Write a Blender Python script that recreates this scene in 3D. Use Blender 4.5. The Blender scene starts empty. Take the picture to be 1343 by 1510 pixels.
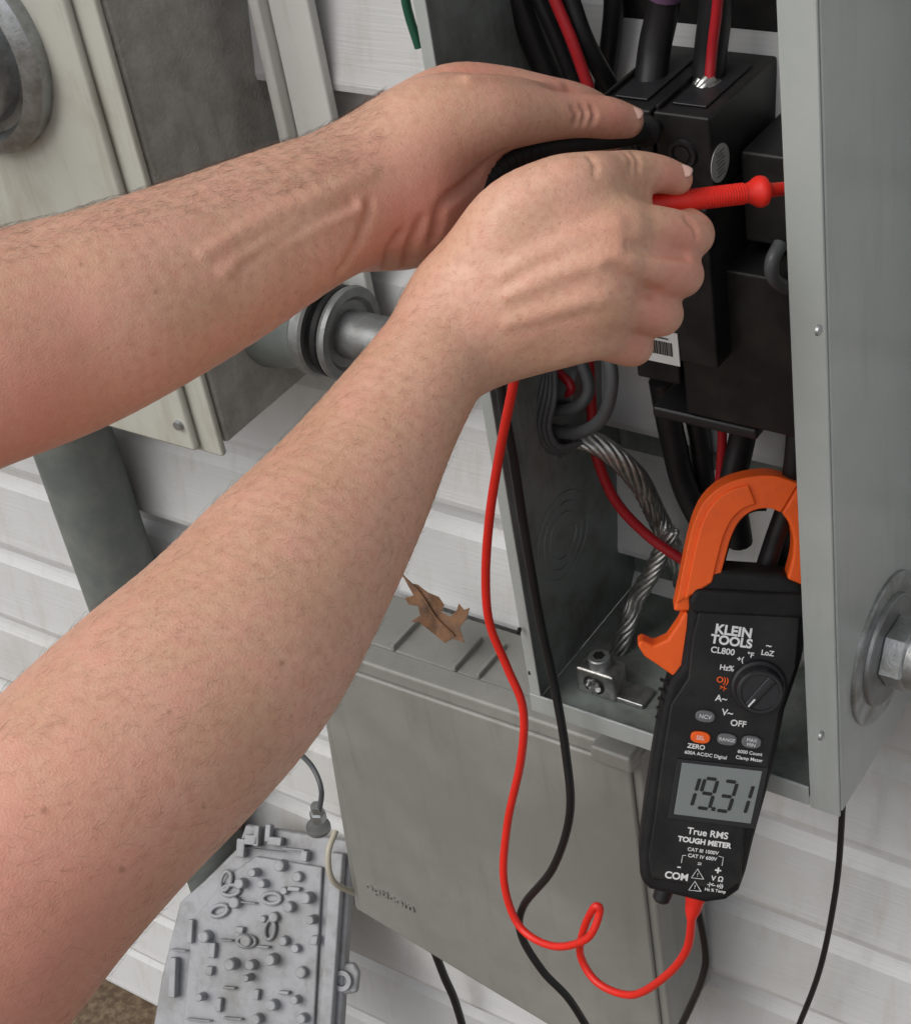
import bpy, bmesh, math, random
import numpy as np
from mathutils import Vector, Matrix
random.seed(3); rng=np.random.default_rng(5)
sc=bpy.context.scene
# ---------------------------------------------------------------- survey of the site (camera solved from vanishing points)
a=np.array([-4071.,-1149.]); b=np.array([650.,3445.])
F=math.sqrt(-(a@b))
A=np.array([a[0],a[1],F]); B=np.array([b[0],b[1],F])
Xc=-A/np.linalg.norm(A); Zc=-B/np.linalg.norm(B); Yc=np.cross(Zc,Xc)
M=np.array([Xc,Yc,Zc])
C=np.array([0.,-.85,1.82])
def ray(u,v): return M@np.array([u-671.5,v-755.,F])
def K(u,v,k):
    r=ray(u,v); return Vector(C+r*(k/r[1]))
def DP(u,v,d): return Vector(C+ray(u,v)*(d/F))
def onx(u,v,x):
    r=ray(u,v); return Vector(C+r*(x/r[0]))
def onz(u,v,z):
    r=ray(u,v); return Vector(C+r*((z-C[2])/r[2]))
cam=bpy.data.objects.new('camera',bpy.data.cameras.new('camera')); sc.collection.objects.link(cam); sc.camera=cam
R=Matrix([list(M@np.array([1,0,0])),list(M@np.array([0,-1,0])),list(M@np.array([0,0,-1]))]).transposed()
cam.matrix_world=Matrix.Translation(Vector(C))@R.to_4x4()
cam.data.sensor_fit='VERTICAL'; cam.data.sensor_height=24; cam.data.lens=24*F/1510
cam.data.clip_start=.02; cam.data.clip_end=300
sc.view_settings.view_transform='Standard'; sc.view_settings.look='None'; sc.view_settings.exposure=0
# ---------------------------------------------------------------- materials
def mat(name,col,rough=.5,metal=0,var=.12,vs=30,bump=0,bs=200,col2=None,spec=.5,sss=0,c2s=None,detail=6,rvar=.1,thr=(.42,.68),streak=None):
    m=bpy.data.materials.new(name); m.use_nodes=True; nt=m.node_tree; p=nt.nodes['Principled BSDF']
    N=lambda t:nt.nodes.new(t); L=nt.links.new
    tc=N('ShaderNodeTexCoord')
    n=N('ShaderNodeTexNoise'); n.inputs['Scale'].default_value=vs; n.inputs['Detail'].default_value=detail; L(tc.outputs['Object'],n.inputs['Vector'])
    mx=N('ShaderNodeMix'); mx.data_type='RGBA'
    mx.inputs[6].default_value=(*[c*(1-var) for c in col],1); mx.inputs[7].default_value=(*[min(1,c*(1+var)) for c in col],1)
    L(n.outputs['Fac'],mx.inputs[0]); out=mx.outputs[2]
    def overlay(out,c,scale,t0,t1,amt,vec=None):
        n2=N('ShaderNodeTexNoise'); n2.inputs['Scale'].default_value=scale; n2.inputs['Detail'].default_value=8; n2.inputs['Roughness'].default_value=.65
        L(vec or tc.outputs['Object'],n2.inputs['Vector'])
        mr=N('ShaderNodeMapRange'); mr.inputs[1].default_value=t0; mr.inputs[2].default_value=t1; mr.inputs[4].default_value=amt; L(n2.outputs['Fac'],mr.inputs[0])
        m2=N('ShaderNodeMix'); m2.data_type='RGBA'; L(mr.outputs[0],m2.inputs[0]); L(out,m2.inputs[6]); m2.inputs[7].default_value=(*c,1); return m2.outputs[2]
    if col2: out=overlay(out,col2,c2s or vs/3,thr[0],thr[1],1)
    if streak:   # rain-washed grime running down the surface
        mp=N('ShaderNodeMapping'); mp.inputs['Scale'].default_value=(1,1,.12); L(tc.outputs['Object'],mp.inputs[0])
        out=overlay(out,streak,70,.52,.72,.55,mp.outputs[0]); out=overlay(out,streak,420,.66,.72,.6)
    L(out,p.inputs['Base Color'])
    rr=N('ShaderNodeMapRange'); rr.inputs[3].default_value=max(0,rough-rvar); rr.inputs[4].default_value=min(1,rough+rvar); L(n.outputs['Fac'],rr.inputs[0]); L(rr.outputs[0],p.inputs['Roughness'])
    p.inputs['Metallic'].default_value=metal; p.inputs['Specular IOR Level'].default_value=spec
    if bump:
        n3=N('ShaderNodeTexNoise'); n3.inputs['Scale'].default_value=bs; n3.inputs['Detail'].default_value=4; L(tc.outputs['Object'],n3.inputs['Vector'])
        bp=N('ShaderNodeBump'); bp.inputs['Strength'].default_value=bump; bp.inputs['Distance'].default_value=.001; L(n3.outputs['Fac'],bp.inputs['Height']); L(bp.outputs[0],p.inputs['Normal'])
    return m
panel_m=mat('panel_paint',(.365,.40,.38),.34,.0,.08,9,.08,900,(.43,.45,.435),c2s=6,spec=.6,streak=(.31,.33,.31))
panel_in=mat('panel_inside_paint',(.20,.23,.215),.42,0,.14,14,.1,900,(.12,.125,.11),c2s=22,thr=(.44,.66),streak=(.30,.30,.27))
mbox_m=mat('meter_box_enamel',(.46,.46,.405),.5,0,.08,12,.1,300,(.33,.31,.25),c2s=14,thr=(.48,.8),streak=(.30,.27,.20))
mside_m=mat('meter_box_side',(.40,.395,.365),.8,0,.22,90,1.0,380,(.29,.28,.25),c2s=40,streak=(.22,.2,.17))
trim_m=mat('white_trim',(.64,.64,.61),.5,0,.05,20,.1,200,(.46,.44,.38),c2s=25,thr=(.55,.9),streak=(.42,.39,.32))
pvc_m=mat('pvc_conduit',(.12,.14,.13),.5,0,.15,25,.1,300,(.19,.20,.185),c2s=18)
zinc_m=mat('zinc_metal',(.42,.44,.45),.42,.8,.2,80,.2,600,(.24,.24,.22),c2s=60)
alu_m=mat('aluminium',(.55,.55,.53),.36,.95,.25,200,.2,900,(.3,.3,.28),c2s=120)
emt_m=mat('conduit_metal',(.26,.27,.27),.45,.6,.2,60,.15,400,(.18,.18,.17),c2s=50)
black_m=mat('black_plastic',(.010,.010,.011),.46,0,.3,60,.1,800,(.024,.023,.021),c2s=30,spec=.35)
rub_m=mat('black_rubber',(.012,.012,.013),.58,0,.2,60,.15,900,(.02,.019,.018),c2s=60,spec=.22)
knob_m=mat('knob_black',(.016,.016,.018),.42,0,.2,60,.1,800)
blkwire_m=mat('black_insulation',(.011,.011,.012),.42,0,.3,60,.1,500,spec=.4)
greywire_m=mat('grey_insulation',(.085,.09,.095),.42,0,.2,60,.1,500)
redwire_m=mat('red_insulation',(.36,.012,.018),.40,0,.2,60,.1,500)
redlead_m=mat('red_silicone',(.74,.022,.012),.45,0,.12,60,.05,500)
orange_m=mat('orange_plastic',(1.0,.135,.016),.50,0,.05,40,.08,900,(.80,.10,.02),c2s=45,thr=(.5,.8),spec=.35)
gbox_m=mat('grey_abs_plastic',(.21,.21,.192),.42,0,.06,12,.14,1500,(.27,.265,.245),c2s=7,streak=(.175,.17,.15))
gtray_m=mat('grey_tray_plastic',(.30,.305,.32),.45,0,.1,40,.1,700,(.17,.168,.158),c2s=22,thr=(.46,.76),streak=(.15,.14,.12))
white_m=mat('white_print',(.82,.82,.81),.5,0,.04,50)
label_m=mat('paper_label',(.66,.66,.64),.6,0,.08,80)
lcd_m=mat('lcd_glass',(.22,.245,.24),.16,0,.06,20)
dig_m=mat('lcd_segment',(.012,.014,.012),.4)
btn_m=mat('button_grey',(.14,.145,.15),.5)
leaf_m=mat('dry_leaf',(.16,.072,.027),.65,0,.35,120,.6,300,(.07,.03,.012),c2s=90)
nail_m=mat('finger_nail',(.68,.43,.36),.25,0,.06,200)
hair_m=mat('arm_hair',(.10,.05,.03),.5)
purple_m=mat('purple_tape',(.10,.05,.10),.5)
dirt_m=mat('soil',(.10,.065,.04),.95,0,.4,60,1,120,(.22,.16,.10),c2s=90)
wood_m=mat('cream_cable',(.42,.39,.31),.5)
# ---------------------------------------------------------------- builders
def link(o,parent=None):
    sc.collection.objects.link(o)
    if parent is not None: o.parent=parent
    return o
def empty(name): 
    o=bpy.data.objects.new(name,None); return link(o)
def mesh(name,vs,fs,m,parent=None,bevel=0,smooth=False,seg=2,sub=0):
    me=bpy.data.meshes.new(name); me.from_pydata([tuple(v) for v in vs],[],[tuple(f) for f in fs]); 
    bm=bmesh.new(); bm.from_mesh(me); bmesh.ops.recalc_face_normals(bm,faces=bm.faces); bm.to_mesh(me); bm.free()
    me.materials.append(m); o=bpy.data.objects.new(name,me); link(o,parent)
    if bevel:
        bv=o.modifiers.new('bevel','BEVEL'); bv.width=bevel; bv.segments=seg; bv.limit_method='ANGLE'; bv.angle_limit=math.radians(35)
    if smooth or bevel:
        me.polygons.foreach_set('use_smooth',[True]*len(me.polygons))
        if bevel: 
            w=o.modifiers.new('wn','WEIGHTED_NORMAL'); w.keep_sharp=True
    return o
def box(name,x0,x1,y0,y1,z0,z1,m,parent=None,bevel=0,seg=2):
    v=[(x,y,z) for x in (x0,x1) for y in (y0,y1) for z in (z0,z1)]
    f=[(0,1,3,2),(4,6,7,5),(0,4,5,1),(2,3,7,6),(0,2,6,4),(1,5,7,3)]
    return mesh(name,v,f,m,parent,bevel,seg=seg)
def prism(name,pts,ex,m,parent=None,bevel=0,seg=2):
    n=len(pts); ex=Vector(ex); v=[Vector(p) for p in pts]+[Vector(p)+ex for p in pts]
    f=[tuple(range(n)),tuple(range(2*n-1,n-1,-1))]+[(i,(i+1)%n,n+(i+1)%n,n+i) for i in range(n)]
    return mesh(name,v,f,m,parent,bevel,seg=seg)
def basis(n):
    n=Vector(n).normalized(); t=Vector((0,0,1)) if abs(n.z)<.9 else Vector((1,0,0))
    u=n.cross(t).normalized(); return u,n.cross(u).normalized(),n
def lathe(name,p,axis,prof,m,parent=None,seg=40,smooth=True,sharp=True):
    u,w,n=basis(axis); vs=[];fs=[]
    for (h,r) in prof:
        for i in range(seg):
            t=2*math.pi*i/seg; vs.append(Vector(p)+n*h+(u*math.cos(t)+w*math.sin(t))*r)
    for j in range(len(prof)-1):
        for i in range(seg):
            fs.append((j*seg+i,j*seg+(i+1)%seg,(j+1)*seg+(i+1)%seg,(j+1)*seg+i))
    fs.append(tuple(range(seg))); fs.append(tuple((len(prof)-1)*seg+i for i in range(seg)))
    o=mesh(name,vs,fs,m,parent)
    if smooth:
        o.data.polygons.foreach_set('use_smooth',[True]*len(o.data.polygons))
        e=o.modifiers.new('es','EDGE_SPLIT'); e.split_angle=math.radians(35)
    return o
def cr(P,n=8):
    P=np.array([list(p) for p in P],float)
    if len(P)<3:
        t=np.linspace(0,1,n)[:,None]; return P[0]*(1-t)+P[-1]*t
    Q=np.vstack([2*P[0]-P[1],P,2*P[-1]-P[-2]]); out=[]
    for i in range(1,len(Q)-2):
        for t in np.linspace(0,1,n,endpoint=False):
            p0,p1,p2,p3=Q[i-1],Q[i],Q[i+1],Q[i+2]
            out.append(.5*((2*p1)+(-p0+p2)*t+(2*p0-5*p1+4*p2-p3)*t*t+(-p0+3*p1-3*p2+p3)*t**3))
    out.append(Q[-2]); return np.array(out)
def tube(name,pts,r,m,parent=None,n=8,multi=False,radii=None):
    cu=bpy.data.curves.new(name,'CURVE'); cu.dimensions='3D'; cu.bevel_depth=r; cu.bevel_resolution=4; cu.use_fill_caps=True
    for pl in (pts if multi else [pts]):
        q=cr(pl,n) if n>1 else np.array([list(p) for p in pl])
        s=cu.splines.new('POLY'); s.points.add(len(q)-1)
        s.points.foreach_set('co',np.hstack([q,np.ones((len(q),1))]).ravel()); s.use_smooth=True
        if radii is not None:
            s.points.foreach_set('radius',np.interp(np.linspace(0,1,len(q)),np.linspace(0,1,len(radii)),radii))
    cu.materials.append(m); return link(bpy.data.objects.new(name,cu),parent)
def strand(name,pts,R_,m,parent=None,ns=9,pitch=.05):
    q=cr(pts,14); seg=np.linalg.norm(np.diff(q,axis=0),axis=1); L=np.concatenate([[0],np.cumsum(seg)])
    T=np.gradient(q,axis=0); T/=np.linalg.norm(T,axis=1)[:,None]
    u=np.cross(T,[0.2,0.3,1]); u/=np.linalg.norm(u,axis=1)[:,None]; w=np.cross(T,u)
    pls=[q]
    for i in range(ns):
        ph=2*math.pi*(i/ns)+L/pitch*2*math.pi
        pls.append(q+(u*np.cos(ph)[:,None]+w*np.sin(ph)[:,None])*R_*.72)
    return tube(name,pls,R_*.34,m,parent,n=1,multi=True)
def KK(lst,k=None): return [K(p[0],p[1],p[2] if len(p)>2 else k) for p in lst]
def mkplane(P0,Pt,Pr):
    eu=(Pr-P0).normalized(); n=eu.cross((Pt-P0)).normalized(); ev=n.cross(eu)
    def fn(u,v,h=0):
        r=Vector(ray(u,v)); Cv=Vector(C); t=(P0-Cv).dot(n)/r.dot(n)
        return Cv+r*t+n*h
    return eu,ev,n,fn
# ---------------------------------------------------------------- world light
S=Vector((-.25,-.62,.80)).normalized()
w=bpy.data.worlds.new('World'); sc.world=w; w.use_nodes=True; nt=w.node_tree
sky=nt.nodes.new('ShaderNodeTexSky'); sky.sky_type='NISHITA'; sky.sun_disc=False
sky.sun_elevation=math.asin(S.z); sky.sun_rotation=math.atan2(S.x,S.y); sky.air_density=1; sky.dust_density=3; sky.ozone_density=1
hs=nt.nodes.new('ShaderNodeHueSaturation'); hs.inputs['Saturation'].default_value=.32
nt.links.new(sky.outputs[0],hs.inputs['Color']); nt.links.new(hs.outputs[0],nt.nodes['Background'].inputs['Color'])
nt.nodes['Background'].inputs['Strength'].default_value=.15
sl=bpy.data.lights.new('sun','SUN'); sl.energy=1.05; sl.angle=math.radians(40); sl.color=(1,.975,.94)
so=link(bpy.data.objects.new('sun',sl)); so.rotation_euler=S.to_track_quat('Z','Y').to_euler()
# ---------------------------------------------------------------- ground and wall
mesh('ground',[(-60,-60,0),(60,-60,0),(60,60,0),(-60,60,0)],[(0,1,2,3)],dirt_m)
vs=[];fs=[]; H=.112; x0,x1=-3.2,2.2; nc=26; zb=.03
for i in range(nc):
    z=zb+i*H
    prof=[(-.001,z+.004),(-.023,z-.003),(-.026,z-.002),(-.0265,z+.003),(-.0245,z+.012),(-.015,z+H*.62),(-.006,z+H*.72),(-.004,z+H*.97),(-.001,z+H+.001)]
    b0=len(vs)
    for (y,zz) in prof: vs+= [(x0,y,zz),(x1,y,zz)]
    for j in range(len(prof)-1):
        q=b0+2*j; fs.append((q,q+1,q+3,q+2))
sid=mat('vinyl_siding_mat',(.58,.585,.58),.46,0,.04,6,0,1,(.46,.45,.41),c2s=4,thr=(.5,.85),streak=(.47,.455,.41))
nt=sid.node_tree; tc=nt.nodes.new('ShaderNodeTexCoord'); mp=nt.nodes.new('ShaderNodeMapping'); mp.inputs['Scale'].default_value=(14,1,420)
nn=nt.nodes.new('ShaderNodeTexNoise'); nn.inputs['Scale'].default_value=1; nn.inputs['Detail'].default_value=3; nn.inputs['Distortion'].default_value=.6
bp=nt.nodes.new('ShaderNodeBump'); bp.inputs['Strength'].default_value=.55; bp.inputs['Distance'].default_value=.0008
nt.links.new(tc.outputs['Object'],mp.inputs[0]); nt.links.new(mp.outputs[0],nn.inputs['Vector']); nt.links.new(nn.outputs[0],bp.inputs['Height']); nt.links.new(bp.outputs[0],nt.nodes['Principled BSDF'].inputs['Normal'])
wall=mesh('siding_wall',vs,fs,sid)
box('backing',x0,x1,.002,.12,0,zb+nc*H,trim_m,wall)
# ---------------------------------------------------------------- utility meter box
mb=empty('utility_meter_box'); c=K(325,672,.70); bx,bz=c.x,c.z
box('body_front',-1.35,bx-.014,-.146,-.004,bz+.002,1.95,mbox_m,mb,.003)
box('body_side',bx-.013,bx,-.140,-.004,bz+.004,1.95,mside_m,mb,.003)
box('cover',-1.36,bx-.020,-.154,-.147,bz,1.96,mbox_m,mb,.003)
box('cover_flange',-1.36,bx-.001,-.147,-.1415,bz-.004,1.96,mbox_m,mb,.002)
rc=K(-48,66,.695)
lathe('socket_ring',rc+Vector((0,.003,0)),(0,-1,0),[(0,.073),(.012,.073),(.016,.069),(.018,.062),(.010,.058),(.010,.052),(.03,.05),(.04,.045)],zinc_m,mb,64)
lathe('cover_screw',K(262,628,.694)+Vector((0,.002,0)),(0,-1,0),[(0,.004),(.003,.0035)],zinc_m,mb,16)
pc=K(138,740,.79)
cp=empty('conduit_pipe'); lathe('pipe',(pc.x,pc.y,0.0),(0,0,1),[(0,.036),(1.13,.036)],pvc_m,cp,48)
lathe('coupling',(pc.x,pc.y,bz-.03),(0,0,1),[(0,.040),(.035,.040)],pvc_m,cp,48)
t0=K(424,60,.825); t1=K(482,60,.825)
tr=empty('white_corner_trim')
box('board',t0.x,t1.x,-.036,-.0275,bz-.02,2.6,trim_m,tr,.002)
box('channel_lip',t0.x-.010,t0.x-.001,-.044,-.0275,bz-.02,2.6,trim_m,tr,.002)
# ---------------------------------------------------------------- side conduit with locknut hub
ch=empty('conduit_fitting'); p=K(515,492,.785)
lathe('pipe',(bx,p.y,p.z),(1,0,0),[(0,.0175),(.262,.0175)],emt_m,ch,36)
lathe('hub',(bx,p.y,p.z),(1,0,0),[(0,.036),(.004,.037),(.022,.034),(.030,.031),(.040,.031)],pvc_m,ch,40)
lathe('bushing',(bx+.040,p.y,p.z),(1,0,0),[(0,.033),(.002,.0345),(.010,.0345),(.012,.033),(.012,.029),(.004,.026),(.004,.022),(.006,.0178)],emt_m,ch,40)
lathe('gasket',(bx+.058,p.y,p.z),(1,0,0),[(0,.0178),(0,.031),(.002,.033),(.006,.033),(.008,.031),(.008,.0178)],rub_m,ch,40)
lathe('ring',(bx+.0665,p.y,p.z),(1,0,0),[(0,.0178),(0,.0335),(.003,.0345),(.006,.0335),(.006,.027),(.003,.024),(.003,.0178)],emt_m,ch,40)
# ---------------------------------------------------------------- electrical panel
xl,xi,xr=-.5495,-.345,-.324; yf=-.15; z0=1.82-.826; zt=1.78
ep=empty('electrical_panel')
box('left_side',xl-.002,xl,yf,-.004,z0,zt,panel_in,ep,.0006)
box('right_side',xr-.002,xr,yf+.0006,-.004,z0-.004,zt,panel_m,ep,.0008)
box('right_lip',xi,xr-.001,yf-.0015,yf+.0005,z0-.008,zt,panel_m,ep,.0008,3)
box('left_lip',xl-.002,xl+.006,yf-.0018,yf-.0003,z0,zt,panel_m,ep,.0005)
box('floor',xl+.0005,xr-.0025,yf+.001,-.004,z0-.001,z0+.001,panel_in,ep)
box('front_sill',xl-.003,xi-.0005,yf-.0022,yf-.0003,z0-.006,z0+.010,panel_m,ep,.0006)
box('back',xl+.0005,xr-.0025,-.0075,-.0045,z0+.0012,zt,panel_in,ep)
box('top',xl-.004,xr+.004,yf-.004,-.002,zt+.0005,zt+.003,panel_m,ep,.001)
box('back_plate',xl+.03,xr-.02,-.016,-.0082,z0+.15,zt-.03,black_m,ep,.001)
kp=K(830,790,.7595)
for r in (.032,.0245,.017):
    pts=[(xl+.0003,kp.y+r*math.cos(t),kp.z+r*math.sin(t)) for t in np.linspace(.25,2*math.pi-.1,60)]
    tube('knockout_ring',pts,.0007,panel_in,ep,n=1)
for (u,v) in ((1210,1085),(1206,487)):
    q=onx(u,v,xr); lathe('rivet',q-Vector((.0005,0,0)),(1,0,0),[(0,.003),(.0014,.0028),(.002,.0018)],zinc_m,ep,20)
for (u,v) in ((735,940),(752,1000),(765,930)):
    lathe('sill_hole',onx(u+30,v-10,xl)+Vector((-.0004,0,0)),(1,0,0),[(0,.0025),(.001,.0024)],black_m,ep,16)
hb=empty('conduit_locknut'); q=onx(1302,955,xr)
lathe('washer',q,(1,0,0),[(0,.050),(.0018,.050),(.0026,.049),(.0026,.030),(.0018,.029)],zinc_m,hb,64)
lathe('washer_step',q+Vector((.0027,0,0)),(1,0,0),[(0,.037),(.0022,.0365),(.003,.0355),(.003,.02)],emt_m,hb,64)
lathe('hex_nut',q+Vector((.0055,0,0)),(1,0,0),[(0,.022),(.001,.0235),(.013,.0235),(.015,.022)],zinc_m,hb,6,smooth=False)
lathe('collar',q+Vector((.0205,0,0)),(1,0,0),[(0,.021),(.010,.021),(.012,.019)],zinc_m,hb,40)
lathe('pipe',q+Vector((.0325,0,0)),(1,0,0),[(0,.0165),(.5,.0165)],emt_m,hb,40)
# ---------------------------------------------------------------- circuit breaker
cb=empty('circuit_breaker'); bf=.75-.85; x_r=-.4115; x_l=-.480; zt_=1.82-.395; zb_=1.82-.565; xm=(x_l+x_r)/2
for nm,xa,xb in (('pole_left',x_l,xm-.0008),('pole_right',xm+.0008,x_r)):
    box(nm+'_terminal_housing',xa,xb,bf,-.018,zt_-.046,zt_,black_m,cb,.0016,3)
    box(nm+'_body',xa,xb,bf-.010,-.018,zb_+.02,zt_-.048,black_m,cb,.0016,3)
    box(nm+'_foot',xa+.002,xb-.002,bf+.010,-.018,zb_-.012,zb_+.019,black_m,cb,.0016)
    xc=(xa+xb)/2
    lathe(nm+'_terminal_bezel',(xc,bf-.0004,zt_-.022),(0,-1,0),[(0,.0085),(.0018,.008),(.0018,.006),(.0004,.0055)],knob_m,cb,28)
    lathe(nm+'_terminal_screw',(xc,bf-.0008,zt_-.022),(0,-1,0),[(0,.0048),(.001,.0048),(.0012,.0030)],knob_m,cb,6)
    box(nm+'_wire_slot',xc-.010,xc+.010,bf+.01,-.035,zt_+.0004,zt_+.0016,knob_m,cb,.0005)
    box(nm+'_top_rim',xa+.001,xa+.003,bf+.002,-.03,zt_+.0003,zt_+.003,black_m,cb,.0005)
box('handle',xm-.016,xm+.016,bf-.022,bf-.0105,zt_-.095,zt_-.075,black_m,cb,.003)
box('lower_shell',-.445,-.372,-.092,-.016,zb_-.03,zb_+.075,black_m,cb,.002)
box('rail',-.47,-.40,-.09,-.02,zb_-.040,zb_-.032,knob_m,cb,.002)
box('upper_guard',-.408,-.372,-.075,-.017,zb_+.085,zt_-.03,black_m,cb,.002)
st=onx(1060,240,x_r)
lathe('round_sticker',st+Vector((.0003,0,0)),(1,0,0),[(0,.0105),(.0004,.0105)],mat('sticker',(.42,.42,.41),.5),cb,36)
for i in range(-3,4):
    hw=.0035+.0012*(i%2)
    box('sticker_line',st.x+.0008,st.x+.0010,st.y-hw,st.y+hw,st.z-.0003+i*.0022,st.z+.0003+i*.0022,btn_m,cb)
lab=K(972,505,.74-.001); 
box('label',lab.x-.018,lab.x+.012,bf-.0108,bf-.0102,lab.z-.014,lab.z+.008,label_m,cb)
xx=lab.x-.012
for i in range(18):
    wd=random.choice([.0003,.0006,.0009]); box('barcode_bar',xx,xx+wd,bf-.0112,bf-.0109,lab.z-.008,lab.z+.001,dig_m,cb); xx+=wd+.0005
for i in range(2): box('label_line',lab.x-.014,lab.x+.006-.005*i,bf-.0112,bf-.0109,lab.z+.003+i*.0022,lab.z+.0037+i*.0022,dig_m,cb)
# ---------------------------------------------------------------- cables
def wire(name,pts,r,m,k=None,par=None): return tube(name,KK(pts,k),r,m,par)
bw=empty('black_service_cable')
wire('left_feed',[(985,-120,.80),(978,0,.80),(965,70,.795),(957,135,.785)],.0092,blkwire_m,par=bw)
wire('tape',[(990,-90,.80),(980,-5,.80)],.0099,purple_m,par=bw)
wire('right_feed',[(1062,-120,.80),(1056,0,.80),(1048,70,.80),(1043,130,.795)],.0092,blkwire_m,par=bw)
wire('red_stripe',[(1064,-120,.7925),(1058,0,.7925),(1050,70,.7925),(1045,128,.7875)],.0030,redwire_m,par=bw)
for (u,v) in ((957,128),(1043,124)):
    strand('bare_end',KK([(u,v,.79),(u-2,v+16,.785)]),.0078,alu_m,bw,10,.04)
gw=empty('wire_bundle')
wire('w1',[(672,-60,.80),(690,0,.80),(715,60,.80),(740,130,.80)],.0042,blkwire_m,par=gw)
wire('w2',[(684,-60,.78),(699,0,.78),(716,60,.78),(735,120,.78)],.0028,redwire_m,par=gw)
wire('w3',[(745,-60,.79),(765,0,.79),(790,70,.79),(820,140,.79)],.0075,blkwire_m,par=gw)
wire('w4',[(728,-60,.80),(742,0,.80),(757,70,.80),(780,140,.80)],.005,greywire_m,par=gw)
wire('w5',[(795,-60,.77),(818,0,.77),(843,60,.77),(868,130,.77)],.0034,redwire_m,par=gw)
wire('w6',[(815,-60,.78),(840,0,.78),(862,60,.78),(900,130,.79)],.0055,blkwire_m,par=gw)
wire('w7',[(900,-60,.82),(905,0,.82),(900,60,.82),(890,130,.82)],.006,blkwire_m,par=gw)
wire('w8',[(655,-60,.82),(668,0,.82),(690,60,.82),(720,130,.82)],.0075,blkwire_m,par=gw)
wire('w9',[(770,-60,.785),(795,0,.785),(822,60,.785),(850,130,.785)],.0045,blkwire_m,par=gw)
wire('green',[(590,-60,.815),(600,10,.815),(618,70,.815)],.003,mat('green_ins',(.015,.09,.05),.4),par=gw)
lw=empty('panel_wiring')
for i in range(8):
    o=i*7
    wire('coil_%d'%i,[(792+o*.5,540,.765),(768+o,585,.755),(760+o,630,.75),(775+o,668-o*.2,.755),(812+o,680-o*.6,.77)],.0021,greywire_m,par=lw)
wire('grey_loop',[(890,500,.76),(902,560,.752),(888,615,.75),(850,638,.755),(800,632,.765)],.0042,greywire_m,par=lw)
wire('grey_loop2',[(850,520,.77),(868,570,.765),(850,600,.76),(805,606,.765)],.004,greywire_m,par=lw)
wire('red_a',[(868,530,.79),(872,600,.785),(876,660,.78),(905,735,.78),(955,790,.785),(1015,832,.79)],.0036,redwire_m,par=lw)
wire('red_b',[(820,545,.775),(842,575,.77),(800,606,.775)],.003,redwire_m,par=lw)
strand('bare_neutral',KK([(820,640,.775),(880,655,.775),(935,700,.785),(965,755,.80),(995,820,.80),(1010,870,.81)]),.0072,alu_m,lw,8,.075)
strand('bare_neutral',KK([(840,645,.785),(905,680,.785),(950,735,.79),(985,800,.805)]),.0045,alu_m,lw,6,.06)
strand('bare_ground',KK([(990,780,.80),(965,835,.79),(940,880,.785),(922,930,.775),(905,985,.765)]),.0060,alu_m,lw,7,.075)
wire('black_a',[(975,560,.80),(990,640,.80),(1010,720,.80),(1045,790,.80)],.0085,blkwire_m,par=lw)
wire('black_b',[(1105,570,.79),(1095,640,.79),(1080,720,.78),(1090,800,.78)],.0085,blkwire_m,par=lw)
wire('black_d',[(1010,560,.815),(1030,640,.815),(1040,720,.815),(1060,800,.815)],.007,blkwire_m,par=lw)
wire('red_c',[(1064,590,.785),(1064,660,.785),(1058,740,.785)],.003,redwire_m,par=lw)
wire('grey_c',[(1150,360,.76),(1138,385,.75),(1140,410,.75),(1160,425,.76)],.004,greywire_m,par=lw)
wire('clamped_a',[(1176,560,.78),(1172,660,.77),(1160,740,.762),(1140,800,.752),(1118,870,.742),(1105,930,.77),(1120,1010,.81)],.0062,blkwire_m,par=lw)
wire('clamped_b',[(1190,560,.79),(1184,680,.78),(1172,760,.77),(1150,830,.76),(1135,900,.765),(1150,1000,.81)],.0052,blkwire_m,par=lw)
wire('white_wire',[(1150,988,.76),(1175,980,.76),(1200,955,.77)],.0035,trim_m,par=lw)
wire('black_c',[(1240,150,.80),(1165,300,.80),(1150,480,.80),(1175,620,.80)],.008,blkwire_m,par=lw)
for i in range(4):
    strand('ground_loop',KK([(1120,1085+i*11,.775),(1160,1078+i*11,.765),(1190,1092+i*11,.765),(1215,1120+i*8,.775)]),.0028,alu_m,lw,5,.03)
lg=empty('ground_lug'); L0=onz(890,1018,z0+.001)
box('block',L0.x-.016,L0.x+.014,L0.y-.008,L0.y+.010,z0+.0015,z0+.024,alu_m,lg,.002,3)
box('foot',L0.x-.012,L0.x+.034,L0.y-.006,L0.y+.012,z0+.0012,z0+.005,alu_m,lg,.001)
lathe('bore',(L0.x-.002,L0.y-.0081,z0+.012),(0,-1,0),[(0,.0082),(.0006,.0078),(.0006,.006)],dig_m,lg,28)
strand('wire_end',[(L0.x-.002,L0.y-.010,z0+.012),(L0.x-.002,L0.y-.005,z0+.012)],.006,alu_m,lg,7,.05)
lathe('clamp_screw',(L0.x-.001,L0.y+.001,z0+.024),(0,0,1),[(0,.0075),(.007,.0078),(.008,.007)],zinc_m,lg,24)
lathe('hex_socket',(L0.x-.001,L0.y+.001,z0+.0322),(0,0,1),[(0,.0042),(.0003,.0042)],dig_m,lg,6,smooth=False)
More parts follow.
